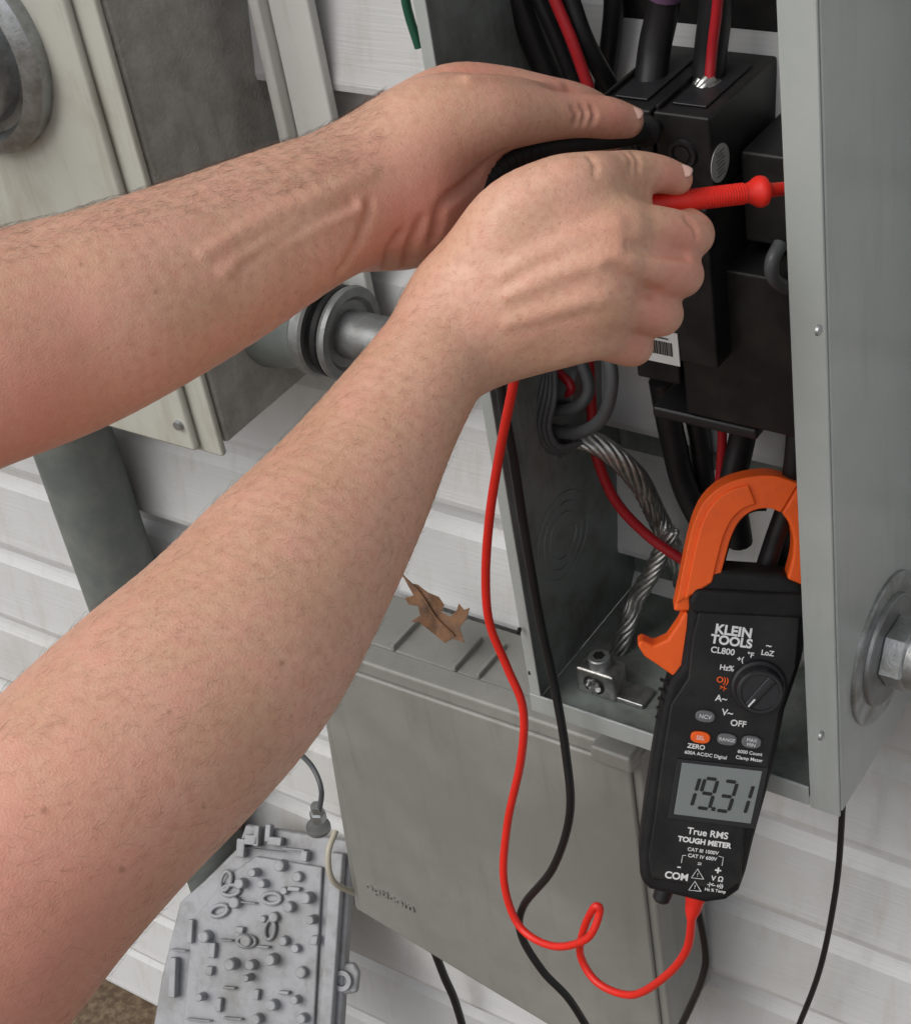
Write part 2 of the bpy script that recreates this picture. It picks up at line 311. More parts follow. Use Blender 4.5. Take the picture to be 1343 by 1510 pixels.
# ---------------------------------------------------------------- telecom box
tb=empty('telecom_box')
fp=[(455,955),(940,1120),(990,1560),(850,1545),(520,1345)]
face=[K(u,v,.735) for u,v in fp]
cen=sum(face,Vector())/len(face)
prism('back_shell',[cen+(q-cen)*.965+Vector((0,.022,0)) for q in face],(0,.065,0),gbox_m,tb,.006,4)
prism('lid_skirt',[cen+(q-cen)*1.0+Vector((0,.004,0)) for q in face],(0,.022,0),gbox_m,tb,.003,4)
prism('lid_panel',[cen+(q-cen)*.945 for q in face],(0,.0045,0),gbox_m,tb,.004,4)
zt2=face[0].z
for i,(u,v) in enumerate([(600,935),(690,965),(725,975)]):
    q=onz(u,v,zt2+.001); 
    box('top_rib_%d'%i,q.x-.0015,q.x+.0015,q.y-.02,q.y+.02,zt2-.012,zt2+.005-.0004*i,gbox_m,tb,.001)
box('top_hood',face[0].x+.006,face[1].x-.01,-.09,-.030,zt2-.016,zt2-.0005,gbox_m,tb,.004,3)
q1=K(925,1120,.73)
box('latch',q1.x-.030,q1.x+.004,q1.y-.003,q1.y+.03,q1.z-.012,q1.z+.004,gbox_m,tb,.003,3)
def text(body,o,eu,ev,size,m,parent,ext=.0002,bold=0,align='CENTER',sp=1.0):
    cu=bpy.data.curves.new('text_'+body[:6],'FONT'); cu.body=body; cu.size=size; cu.extrude=ext; cu.offset=bold; cu.align_x=align; cu.align_y='CENTER'; cu.space_character=sp
    cu.materials.append(m); ob=bpy.data.objects.new('print_'+''.join(ch for ch in body.lower() if ch.isalnum())[:8],cu); link(ob,parent)
    eu=Vector(eu).normalized(); n=eu.cross(Vector(ev)).normalized(); ev=n.cross(eu)
    ob.matrix_world=Matrix.Translation(o)@Matrix((eu,ev,n)).transposed().to_4x4(); return ob
text('opticom',K(575,1322,.7345),(1,0,-.1),(.1,0,1),.016,gbox_m,tb,.0009,.0001)
# ---------------------------------------------------------------- tray with pegs
ty=empty('fiber_splice_tray')
tu,tv,tn,TPf=mkplane(DP(390,1380,1.74),DP(412,1240,1.75),DP(490,1392,1.72))
def tpoly(name,px,h0,h1,bev=.002): return prism(name,[TPf(u,v,h0) for u,v in px],tn*(h1-h0),gtray_m,ty,bev,3)
tpoly('base',[(362,1215),(522,1240),(516,1300),(498,1580),(215,1580),(238,1440),(265,1330),(300,1300),(350,1250)],-.016,0,.003)
tpoly('deck',[(380,1262),(478,1278),(462,1580),(268,1580),(285,1360),(340,1290)],.0005,.005)
tpoly('side_rail',[(492,1255),(512,1258),(490,1580),(472,1580)],.0005,.012)
tpoly('tab',[(484,1422),(520,1420),(528,1435),(524,1465),(484,1470)],-.012,-.002,.003)
pegs=[(420,1275),(442,1292),(365,1300),(397,1300),(430,1335),(465,1355),(462,1325),(370,1385),(425,1387),(375,1420),(405,1412),(447,1430),(410,1478),(445,1470),(372,1440),(440,1395),(412,1350),(350,1330),(385,1285),(425,1312),(392,1355),(350,1420),(385,1500),(310,1380),(305,1465),(455,1500)]
for (u,v) in pegs:
    h=random.uniform(.008,.017); r=random.uniform(.0034,.0060)
    lathe('peg',TPf(u+random.uniform(-3,3),v+random.uniform(-3,3),.004),tn,[(0,r*1.1),(h-.001,r),(h,r*.8)],gtray_m,ty,20)
for (u,v,t_) in [(338,1298,1.4),(328,1342,.4),(402,1370,1.5),(405,1324,.1),(368,1387,.1),(345,1312,.2)]:
    cc=TPf(u,v,.008)
    pts=[cc+(tu*math.cos(t_)+tv*math.sin(t_))*math.cos(t)*.0095+(tv*math.cos(t_)-tu*math.sin(t_))*math.sin(t)*.0052 for t in np.linspace(0,2*math.pi,30)]
    tube('oval_boss',pts,.0022,gtray_m,ty,n=1)
for (u,v,wd,hh) in [(378,1238,10,14),(395,1252,30,5),(362,1250,6,24),(412,1240,10,12),(440,1252,16,5),(288,1372,4,30),(330,1480,4,18),(262,1440,5,50),(300,1502,18,5),(350,1500,14,5),(270,1400,12,4),(316,1430,5,12),(385,1232,4,26),(402,1228,4,22),(455,1262,5,14),(440,1310,9,7),(470,1385,5,12),(395,1395,9,5),(360,1370,6,9),(340,1385,10,4),(425,1462,8,6),(372,1330,12,4),(320,1400,5,20),(385,1465,4,14),(345,1455,9,5)]:
    tpoly('clip',[(u-wd,v-hh*.6),(u+wd,v-hh*.6+wd*.2),(u+wd-2,v+hh*.6),(u-wd-2,v+hh*.6-wd*.2)],.001,.012,.0012)
lathe('hinge_eye',TPf(505,1446,-.004),tn,[(0,.010),(.008,.010),(.008,.0055),(.002,.005)],gtray_m,ty,28)
cx=empty('coax_connector')
lathe('nut',K(470,1208,.79),(.1,0,1),[(0,.008),(.010,.008),(.012,.006),(.02,.006)],zinc_m,cx,6,smooth=False)
lathe('collar',K(470,1222,.79),(.1,0,1),[(0,.012),(.004,.012)],emt_m,cx,24)
wire('cable_a',[(470,1200,.79),(474,1165,.79),(460,1130,.80),(430,1100,.80)],.0026,greywire_m,par=cx)
wire('cable_c',[(495,1225,.75),(484,1260,.73),(492,1300,.725),(530,1320,.745)],.0028,wood_m,par=cx)
wire('black_cable',[(636,1390,.80),(655,1440,.80),(672,1480,.80),(695,1560,.80)],.0042,blkwire_m)
wire('black_cable',[(1243,1120,.80),(1241,1200,.80),(1232,1310,.80),(1208,1430,.80),(1170,1530,.80)],.0024,blkwire_m)
# leaf
lf=[(590,842),(598,858),(616,862),(632,874),(646,880),(654,892),(650,902),(664,910),(674,900),(676,890),(686,900),(694,897),(690,914),(680,926),(686,948),(668,942),(655,948),(636,932),(620,918),(608,918),(622,908),(618,894),(604,892),(596,882),(610,878),(602,866)]
_,_,ln_,LF=mkplane(DP(645,900,1.335),DP(645,840,1.34),DP(700,905,1.325))
me_=bpy.data.meshes.new('dead_leaf'); bm=bmesh.new(); vv=[bm.verts.new(LF(u,v)) for u,v in lf]; bm.faces.new(vv); bmesh.ops.triangulate(bm,faces=bm.faces); bmesh.ops.subdivide_edges(bm,edges=bm.edges,cuts=2)
bmesh.ops.triangulate(bm,faces=bm.faces)
for v_ in bm.verts: v_.co+=ln_*(.0022*math.sin(v_.co.x*150)+.0018*math.sin(v_.co.z*190))
bm.to_mesh(me_); bm.free(); me_.materials.append(leaf_m)
lo=link(bpy.data.objects.new('dead_leaf',me_)); so_=lo.modifiers.new('s','SOLIDIFY'); so_.thickness=.0006
tube('midrib',[LF(594,848,.002),LF(622,876,.003),LF(645,912,.003),LF(672,938,.003)],.0008,leaf_m,lo)
# ---------------------------------------------------------------- clamp meter
cm=empty('clamp_meter')
P0=DP(1060,1080,1.068)
eu,ev,nn_,MP=mkplane(P0,DP(1095,760,1.035),DP(1160,1094,1.066))
def mpoly(name,px,h0,h1,m,bev=.001,par=cm,seg=3): return prism(name,[MP(u,v,h0) for u,v in px],nn_*(h1-h0),m,par,bev,seg)
body=[(1016,872),(1024,852),(1060,842),(1150,848),(1182,862),(1194,885),(1190,930),(1183,975),(1172,1010),(1158,1050),(1146,1110),(1130,1175),(1112,1240),(1100,1290),(1090,1318),(1070,1332),(1040,1336),(958,1316),(944,1303),(942,1262),(950,1200),(962,1120),(974,1050),(985,1010),(1004,985),(1012,930)]
mpoly('body',body,-.030,-.002,rub_m,.005,seg=5)
face_=[(1030,900),(1180,908),(1174,985),(1150,1050),(1138,1110),(1120,1185),(1098,1225),(1092,1300),(1072,1316),(960,1296),(955,1262),(964,1205),(975,1120),(988,1040),(1014,1000),(1020,940)]
mpoly('face_plate',face_,-.004,.0,black_m,.0015)
mpoly('collar',[(1014,888),(1026,868),(1185,876),(1192,900),(1186,912),(1020,904)],-.028,.002,rub_m,.003)
outer=[(997,893),(1003,860),(1012,815),(1022,775),(1038,742),(1065,718),(1100,706),(1140,703),(1178,715),(1205,740),(1218,780),(1215,825),(1200,872)]
inner=[(1062,852),(1066,838),(1072,815),(1078,795),(1088,774),(1102,760),(1118,753),(1136,752),(1152,758),(1164,775),(1170,800),(1168,828),(1160,858)]
def jaw(i0,i1,m,h0,h1,name,sh=1):
    O=cr([(*o,0) for o in outer[i0:i1+1]],4); I=cr([(*o,0) for o in inner[i0:i1+1]],4)
    vs=[];fs=[];n=len(O)
    for o,q in zip(O,I):
        c_=(o+q)/2; o=c_+(o-c_)*sh; q=c_+(q-c_)*sh
        vs+=[MP(o[0],o[1],h0),MP(q[0],q[1],h0),MP(q[0],q[1],h1),MP(o[0],o[1],h1)]
    for j in range(n-1):
        for s in range(4): fs.append((4*j+s,4*j+(s+1)%4,4*j+4+(s+1)%4,4*j+4+s))
    fs.append((0,1,2,3)); e=4*(n-1); fs.append((e,e+1,e+2,e+3))
    return mesh(name,vs,fs,m,cm,.0025,seg=3)
jaw(0,8,orange_m,-.024,-.003,'jaw_left'); jaw(8,12,orange_m,-.0235,-.0035,'jaw_right')
jaw(0,6,orange_m,-.003,-.0008,'jaw_left_rib',.62)
tube('jaw_liner',[MP(u-4,v,-.012) for u,v in inner[:8]],.0035,rub_m,cm,n=4)
mpoly('trigger',[(939,955),(946,948),(964,957),(984,948),(1000,925),(1010,905),(1024,912),(1022,940),(1014,965),(1008,1004),(992,1002),(968,985),(950,973)],-.022,-.006,orange_m,.002)
mpoly('jaw_base_lip',[(993,905),(1003,860),(1022,855),(1020,905)],-.0245,-.0045,orange_m,.002)
dc=MP(1118,1012)
lathe('dial_skirt',dc,nn_,[(0,.0172),(.003,.0168),(.004,.0155)],knob_m,cm,48)
lathe('dial',dc+nn_*.004,nn_,[(0,.0148),(.007,.014),(.008,.013),(.008,.0115),(.0072,.011)],knob_m,cm,48)
dv=(MP(1096,1036)-MP(1140,988)).normalized(); dw=nn_.cross(dv)
prism('dial_grip',[dc+dv*.0115+dw*.0028,dc+dv*.0115-dw*.0028,dc-dv*.0115-dw*.0032,dc-dv*.0115+dw*.0032],nn_*.0125,knob_m,cm,.0012)
prism('dial_mark',[dc+dv*.0112+dw*.0005+nn_*.0126,dc+dv*.0112-dw*.0005+nn_*.0126,dc+dv*.005-dw*.0005+nn_*.0126,dc+dv*.005+dw*.0005+nn_*.0126],nn_*.0002,white_m,cm)
def ell(name,u,v,a_,b_,m,h=.0025):
    c_=MP(u,v); pts=[c_+eu*(a_*math.copysign(abs(math.cos(t))**.8,math.cos(t)))+ev*(b_*math.copysign(abs(math.sin(t))**.8,math.sin(t))) for t in np.linspace(0,2*math.pi,28,endpoint=False)]
    return prism(name,pts,nn_*h,m,cm,.0008)
ell('button_ncv',1039,1055,.0060,.0038,btn_m); ell('button_sel',1032,1086,.0060,.0038,orange_m); ell('button_range',1071,1089,.0060,.0038,btn_m); ell('button_max',1107,1093,.0060,.0040,btn_m)
def T(s,u,v,size,m=white_m,h=.0003,bold=0,al='CENTER'): return text(s,MP(u,v,h),eu,ev,size,m,cm,.0001,bold,al)
T('KLEIN',1081,931,.0084,bold=.0003); T('TOOLS',1078,946,.0078,bold=.0003); T('CL800',1065,960,.0054,bold=.0001)
T('°F',1106,966,.0046,bold=.0001); T('LoZ',1131,963,.0046,bold=.0001); T('~',1133,952,.006,bold=.0001); T('Hz%',1071,985,.0048,bold=.0001); T('+(',1091,972,.0046,bold=.0001)
T('O))',1065,1003,.0052,orange_m,bold=.0001); T('>|-',1066,1014,.0036,orange_m,bold=.0001); T('A~',1063,1030,.0058,bold=.0001); T('V~',1072,1051,.0058,bold=.0001); T('OFF',1088,1067,.0055,bold=.0001)
T('NCV',1039,1055,.0036,h=.0027); T('SEL',1032,1086,.0036,h=.0027); T('RANGE',1071,1089,.0030,h=.0027); T('MAX\nMIN',1107,1093,.0030,h=.0027)
T('ZERO',1026,1101,.0042,bold=.0001); T('600A AC/DC Digital',1040,1113,.0031,bold=.00004); T('6000 Count',1105,1110,.0031,bold=.00004); T('Clamp Meter',1104,1119,.0031,bold=.00004)
mpoly('display_frame',[(998,1118),(1132,1132),(1113,1222),(984,1206)],.0002,.0012,knob_m,.0006)
mpoly('display_glass',[(1005,1123),(1123,1136),(1106,1213),(993,1199)],.0013,.0017,lcd_m,.0002)
o_=MP(1060,1171,.0019); 
segs={'1':'bc','9':'abcdfg','3':'abcdg'}
def seg7(ch,ox):
    Wd,Hd,t=.0078,.0200,.0022; sk=.12
    def bar(x0_,y0_,x1_,y1_):
        d=Vector((x1_-x0_,y1_-y0_,0)).normalized(); nrm=Vector((-d.y,d.x,0))*t/2; d=d*t*.3
        pts=[(x0_+d.x,y0_+d.y),(x0_+2*d.x+nrm.x,y0_+2*d.y+nrm.y),(x1_-2*d.x+nrm.x,y1_-2*d.y+nrm.y),(x1_-d.x,y1_-d.y),(x1_-2*d.x-nrm.x,y1_-2*d.y-nrm.y),(x0_+2*d.x-nrm.x,y0_+2*d.y-nrm.y)]
        prism('digit_segment',[o_+eu*(ox+px+sk*py)+ev*py for px,py in pts],nn_*.0001,dig_m,cm)
    P={'a':(0,Hd/2,Wd,Hd/2),'b':(Wd,Hd/2,Wd,0),'c':(Wd,0,Wd,-Hd/2),'d':(0,-Hd/2,Wd,-Hd/2),'e':(0,0,0,-Hd/2),'f':(0,Hd/2,0,0),'g':(0,0,Wd,0)}
    for s in segs[ch]: bar(*P[s])
for i,ch in enumerate('1931'): seg7(ch,(-.0225,-.0115,.0005,.0105)[i])
prism('decimal_point',[o_+eu*(-.0036+x)+ev*(-.0108+y) for x,y in ((0,0),(.0025,0),(.0025,.0025),(0,.0025))],nn_*.0001,dig_m,cm)
T('True RMS',1043,1229,.0062,bold=.00012); T('TOUGH METER',1038,1242,.0048,bold=.0002)
T('CAT III 1000V',1036,1255,.0033,bold=.00005); T('CAT IV 600V',1035,1264,.0033,bold=.00005); T('-',1001,1277,.009); T('COM',997,1292,.0064,bold=.0002); T('+',1058,1284,.0075,bold=.0002); T('V \u03a9',1057,1296,.0046,bold=.0001); T('-|<- o))',1054,1305,.0034,bold=.0001); T('Hz % Temp',1054,1313,.0028,bold=.00005)
tube('mark_line',[MP(1004,1272,.0004),MP(1006,1261,.0004),MP(1011,1261,.0004)],.00022,white_m,cm,n=1)
tube('mark_line',[MP(1059,1262,.0004),MP(1066,1264,.0004),MP(1064,1276,.0004)],.00022,white_m,cm,n=1)
for (u,v) in ((1028,1289),(1024,1307)):
    tri=[MP(u,v-8,.0004),MP(u+9,v+7,.0004),MP(u-9,v+5,.0004)]
    tube('warning_triangle',tri+[tri[0],tri[1]],.0003,white_m,cm,n=1)
    T('!',u,v+1,.0036)
T('=',1031,1274,.005)
for i in range(5):
    v=1010+i*14
    tube('grip_rib',[MP(983-i*1.8,v,-.004),MP(976-i*1.8,v+3,-.014)],.0012,rub_m,cm,n=2)
lathe('plug_black',MP(985,1318,-.016),(MP(972,1352,-.016)-MP(985,1318,-.016)),[(0,.0062),(.012,.0058),(.0135,.0045)],blkwire_m,cm,24)
# ---------------------------------------------------------------- leads
rl=empty('red_test_lead')
ra,rb=MP(1030,1325,-.015),MP(1022,1362,-.015)
lathe('plug',ra,rb-ra,[(0,.0072),(.007,.0070),(.009,.0060),(.016,.0050),(.022,.0030)],redlead_m,rl,24)
tube('cable',[rb]+KK([(1012,1400,.625),(980,1440,.63),(932,1467,.64),(882,1450,.645),(856,1410,.65),(860,1372,.65),(876,1338,.65),(884,1345,.65),(865,1384,.64),(815,1395,.64),(766,1366,.645),(743,1300,.65),(748,1215,.66),(768,1120,.665),(771,1045,.67),(748,985,.672),(722,920,.672),(716,850,.672),(722,760,.67),(737,665,.672),(756,570,.675),(768,500,.68)]),.0029,redlead_m,rl)
bl=empty('black_test_lead')
tube('cable',KK([(735,500,.69),(738,570,.688),(757,680,.685),(776,800,.685),(797,920,.684),(817,1010,.68),(834,1110,.67),(840,1200,.66),(815,1280,.655),(772,1335,.655),(768,1378,.655),(800,1432,.655),(840,1475,.66),(880,1540,.665)]),.0030,blkwire_m,bl)
tube('cable_tail',[MP(1028,1345,-.024)]+KK([(1040,1400,.64),(1036,1440,.64),(1015,1490,.65),(990,1540,.66)]),.0028,blkwire_m,bl)
rp=empty('red_test_probe')
a0,a1=DP(940,304,.842),DP(1158,278,.866)
ax=(a1-a0); Lp=ax.length
lathe('handle',a0,ax,[(0,.0048),(Lp*.25,.0052),(Lp*.5,.0050),(Lp*.72,.0048),(Lp*.76,.0056),(Lp*.79,.0072),(Lp*.81,.0079),(Lp*.83,.0079),(Lp*.85,.0074),(Lp*.86,.0050),(Lp*.90,.0036),(Lp*1.1,.0032)],redlead_m,rp,32)
for i in range(20):
    t=.33+i*.019; lathe('grip_ring',a0+ax*t,ax,[(0,.0046),(.0005,.0054),(.0010,.0054),(.0015,.0046)],redlead_m,rp,24)
lathe('tip',a1,ax,[(0,.0011),(.025,.0010),(.028,.0003)],alu_m,rp,12)
tube('lead_out',[DP(940,304,.842),DP(890,320,.85),DP(820,360,.865),DP(790,450,.885),DP(770,520,.9)],.0025,redlead_m,rp)
bpk=empty('black_test_probe')
pb=[DP(700,310,.865),DP(718,268,.868),DP(752,236,.872),(DP(800,218,.88)),DP(860,209,.892),DP(915,202,.905),DP(948,195,.915)]
tube('handle',pb,.0054,rub_m,bpk)
qb=cr(pb,8)
for i in range(8,24,2):
    d_=Vector(qb[i+1]-qb[i-1]); lathe('grip_ring',Vector(qb[i]),d_,[(0,.0048),(.0006,.0062),(.0014,.0062),(.002,.0048)],rub_m,bpk,20)
e0,e1=DP(945,196,.914),DP(972,184,.935)
lathe('guard',e0,e1-e0,[(0,.005),(.004,.0085),(.007,.0085),(.009,.005),(.02,.004)],rub_m,bpk,24)
lathe('tip',e0+(e1-e0)*.8,e1-e0,[(0,.001),(.018,.001)],alu_m,bpk,10)
# ---------------------------------------------------------------- arms and hands: implicit surface
class Field:
    def __init__(s,lo,hi,h):
        s.lo=np.array(lo,float); s.h=h; s.n=np.ceil((np.array(hi)-s.lo)/h).astype(int)+1; s.a=np.full(s.n,.05,np.float32)
    def rngs(s,lo,hi):
        i0=np.clip(np.floor((lo-s.lo)/s.h).astype(int),0,s.n-1); i1=np.clip(np.ceil((hi-s.lo)/s.h).astype(int)+1,1,s.n); return i0,i1
    def surf(s,u,v):
        d=np.arange(.56,1.02,.0004); p=np.stack([(u-671.5)*d/F,(v-755)*d/F,d],1); i=np.round((p-s.lo)/s.h).astype(int)
        ok=((i>=0)&(i<s.n)).all(1); i=i[ok]; d=d[ok]; val=s.a[tuple(i.T)]; w_=np.where(val<0)[0]
        if len(w_)==0: return None
        return d[w_[0]]-max(0,val[w_[0]])
    def line(s,pts,off,k,sub=False):
        L_=[]
        for u,v,r in pts:
            d=s.surf(u,v)
            if d is None: continue
            L_.append((u,v,d+off*r*d/F,r))
        if len(L_)>=2: s.add(L_,k,sub=sub,mg=.008)
    def add(s,px,k=.01,flat=1.,sub=False,nseg=6,mg=.02):
        P=np.array([[(u-671.5)*d/F,(v-755)*d/F,d,r*d/F] for u,v,d,r in px]); P=cr(P,nseg) if len(P)>2 else (cr(P,4))
        rm=P[:,3].max()+mg; i0,i1=s.rngs(P[:,:3].min(0)-rm,P[:,:3].max(0)+rm)
        if (i1<=i0).any(): return
        D=np.full(i1-i0,.05,np.float32)
        for p,q in zip(P[:-1],P[1:]):
            m_=max(p[3],q[3])+mg; j0,j1=s.rngs(np.minimum(p,q)[:3]-m_,np.maximum(p,q)[:3]+m_)
            j0=np.maximum(j0,i0); j1=np.minimum(j1,i1)
            if (j1<=j0).any(): continue
            g=[(s.lo[i]+s.h*np.arange(j0[i],j1[i])).astype(np.float32) for i in range(3)]
            x=g[0][:,None,None]-p[0]; y=g[1][None,:,None]-p[1]; z=(g[2][None,None,:]-p[2])/flat
            dv=(q-p)[:3].copy(); dv[2]/=flat; L2=max((dv**2).sum(),1e-12)
            t=np.clip((x*dv[0]+y*dv[1]+z*dv[2])/L2,0,1)
            dd=np.sqrt((x-t*dv[0])**2+(y-t*dv[1])**2+(z-t*dv[2])**2)-(p[3]+(q[3]-p[3])*t)
            sl_=tuple(slice(j0[i]-i0[i],j1[i]-i0[i]) for i in range(3)); D[sl_]=np.minimum(D[sl_],dd)
        sl_=tuple(slice(i0[i],i1[i]) for i in range(3)); Aa=s.a[sl_]
        if sub:
            Dn=-D; hh=np.maximum(k-np.abs(Aa-Dn),0)/k; s.a[sl_]=np.maximum(Aa,Dn)+hh*hh*k*.25
        else:
            hh=np.maximum(k-np.abs(Aa-D),0)/k; s.a[sl_]=np.minimum(Aa,D)-hh*hh*k*.25
    def mesh(s):
        a_=s.a; sg=a_<0; c_=np.zeros(s.n-1,np.int8)
        for i in (0,1):
            for j in (0,1):
                for k in (0,1): c_+=sg[i:s.n[0]-1+i,j:s.n[1]-1+j,k:s.n[2]-1+k]
        idx=np.argwhere((c_>0)&(c_<8)); idm=np.full(s.n-1,-1,np.int32); idm[tuple(idx.T)]=np.arange(len(idx))
        pos=np.zeros((len(idx),3)); cnt=np.zeros(len(idx))
        cor=[(i,j,k) for i in (0,1) for j in (0,1) for k in (0,1)]
        for o1 in cor:
            for ax_ in range(3):
                if o1[ax_]==1: continue
                o2=list(o1); o2[ax_]=1
                v1=a_[tuple((idx+o1).T)]; v2=a_[tuple((idx+o2).T)]; cr_=(v1<0)!=(v2<0)
                t=np.where(cr_,v1/np.where(cr_,v1-v2,1),0); q=np.array(o1)+t[:,None]*(np.array(o2)-np.array(o1)); pos+=np.where(cr_[:,None],q,0); cnt+=cr_
        V=(idx+pos/cnt[:,None])*s.h+s.lo; faces=[]
        for ax_ in range(3):
            sl0=[slice(None)]*3; sl1=[slice(None)]*3; sl0[ax_]=slice(0,-1); sl1[ax_]=slice(1,None)
            ch=sg[tuple(sl0)]!=sg[tuple(sl1)]; e=np.argwhere(ch); b1,b2=[i for i in range(3) if i!=ax_]
            ok=(e[:,b1]>0)&(e[:,b2]>0)&(e[:,b1]<s.n[b1]-1)&(e[:,b2]<s.n[b2]-1); e=e[ok]
            d1=np.zeros(3,int);d1[b1]=1;d2=np.zeros(3,int);d2[b2]=1
            q=np.stack([idm[tuple(e.T)],idm[tuple((e-d1).T)],idm[tuple((e-d1-d2).T)],idm[tuple((e-d2).T)]],1)
            fl=sg[tuple(e.T)]; 
            if ax_==1: fl=~fl
            q[fl]=q[fl][:,::-1]; faces.append(q[(q>=0).all(1)])
        return V,np.vstack(faces)
def skin_mat():
    m=bpy.data.materials.new('skin'); m.use_nodes=True; nt=m.node_tree; p=nt.nodes['Principled BSDF']; N=nt.nodes.new; L=nt.links.new
    tc=N('ShaderNodeTexCoord')
    def noise(s,d=4): n=N('ShaderNodeTexNoise'); n.inputs['Scale'].default_value=s; n.inputs['Detail'].default_value=d; L(tc.outputs['Object'],n.inputs['Vector']); return n
    def mix(f,c1,c2):
        x=N('ShaderNodeMix'); x.data_type='RGBA'
        if hasattr(f,'is_linked'): L(f,x.inputs[0])
        else: x.inputs[0].default_value=f
        for i,c_ in ((6,c1),(7,c2)):
            if hasattr(c_,'is_linked'): L(c_,x.inputs[i])
            else: x.inputs[i].default_value=(*c_,1)
        return x.outputs[2]
    def rg(f,a0,a1,b0=0,b1=1):
        r=N('ShaderNodeMapRange'); r.inputs[1].default_value=a0; r.inputs[2].default_value=a1; r.inputs[3].default_value=b0; r.inputs[4].default_value=b1; L(f,r.inputs[0]); return r.outputs[0]
    c1=mix(rg(noise(24,6).outputs[0],.35,.65),(.60,.36,.235),(.665,.385,.275))
    c2=mix(rg(noise(230,4).outputs[0],.42,.72,0,.6),c1,(.53,.26,.175))
    c2=mix(rg(noise(60,6).outputs[0],.46,.68,0,.5),c2,(.69,.34,.255))
    c2=mix(rg(noise(500,3).outputs[0],.60,.72,0,.45),c2,(.42,.20,.13))
    at=N('ShaderNodeAttribute'); at.attribute_name='flush'
    c3=mix(rg(at.outputs['Fac'],0,1,0,.6),c2,(.62,.235,.175))
    at2=N('ShaderNodeAttribute'); at2.attribute_name='mole'
    c4=mix(at2.outputs['Fac'],c3,(.28,.13,.08))
    L(c4,p.inputs['Base Color'])
    L(rg(noise(120).outputs[0],.3,.7,.38,.56),p.inputs['Roughness'])
    p.inputs['Subsurface Weight'].default_value=.2; p.inputs['Subsurface Radius'].default_value=(1,.35,.18); p.inputs['Subsurface Scale'].default_value=.004
    p.inputs['Specular IOR Level'].default_value=.45
    mp=N('ShaderNodeMapping'); mp.inputs['Scale'].default_value=(1,1,1.6); L(tc.outputs['Object'],mp.inputs[0])
    vo=N('ShaderNodeTexVoronoi'); vo.inputs['Scale'].default_value=850; L(mp.outputs[0],vo.inputs['Vector'])
    b1=N('ShaderNodeBump'); b1.inputs['Strength'].default_value=.30; b1.inputs['Distance'].default_value=.0005; L(vo.outputs['Distance'],b1.inputs['Height'])
    b2=N('ShaderNodeBump'); b2.inputs['Strength'].default_value=.4; b2.inputs['Distance'].default_value=.002; L(noise(60,6).outputs[0],b2.inputs['Height']); L(b1.outputs[0],b2.inputs['Normal'])
    L(b2.outputs[0],p.inputs['Normal']); return m
skin=skin_mat()
def cpt(u,v,d): return np.array([(u-671.5)*d/F,(v-755)*d/F,d])
def make_arm(name,fld,flush,moles,hairs,hdir):
    V,Q=fld.mesh(); W=V@M.T+C
    me=bpy.data.meshes.new(name); me.from_pydata(W.tolist(),[],Q.tolist()); me.materials.append(skin)
    me.polygons.foreach_set('use_smooth',[True]*len(me.polygons))
    fa=np.zeros(len(V))
    for u,v,d,r in flush: fa+=np.exp(-((V-cpt(u,v,d))**2).sum(1)/(2*(r*d/F)**2))
    at=me.attributes.new('flush','FLOAT','POINT'); at.data.foreach_set('value',np.clip(fa,0,1).astype(np.float32))
    fm=np.zeros(len(V))
    pu=V[:,0]/V[:,2]*F+671.5; pv=V[:,1]/V[:,2]*F+755
    for u,v,r in moles: fm+=np.exp(-(((pu-u)**2+(pv-v)**2)/(2*r*r))**2)*.6
    at=me.attributes.new('mole','FLOAT','POINT'); at.data.foreach_set('value',np.clip(fm,0,1).astype(np.float32))
    o=link(bpy.data.objects.new(name,me)); s_=o.modifiers.new('sm','SMOOTH'); s_.iterations=3; s_.factor=.5
    me.update(); nr=np.zeros(len(V)*3); me.vertices.foreach_get('normal',nr); nr=nr.reshape(-1,3)
    if (nr*(W-W.mean(0))).sum(1).mean()<0: me.flip_normals(); nr=-nr
    ok=np.where(hairs(pu,pv))[0]
    if len(ok):
        ids=rng.choice(ok,min(3000,len(ok)),replace=False); pls=[]
        hd=M@np.array(hdir,float)
        for i in ids:
            n=nr[i]; t=hd+rng.normal(0,.22,3); t-=n*(t@n); t/=np.linalg.norm(t); L_=rng.uniform(.003,.009)
            cv=np.cross(n,t)*rng.normal(0,.2)
            pls.append([W[i]-n*.0004,W[i]+n*L_*.14+t*L_*.35,W[i]+n*L_*.18+t*L_*.7+cv*L_*.3,W[i]+n*L_*.15+t*L_+cv*L_*.8])
        cu=bpy.data.curves.new('arm_hair','CURVE'); cu.dimensions='3D'; cu.bevel_depth=.000036; cu.bevel_resolution=0
        for pl in pls:
            s2=cu.splines.new('POLY'); s2.points.add(3); s2.points.foreach_set('co',np.hstack([np.array(pl),np.ones((4,1))]).ravel()); s2.points[3].radius=.3
        cu.materials.append(hair_m); link(bpy.data.objects.new('arm_hair',cu),o)
    return o
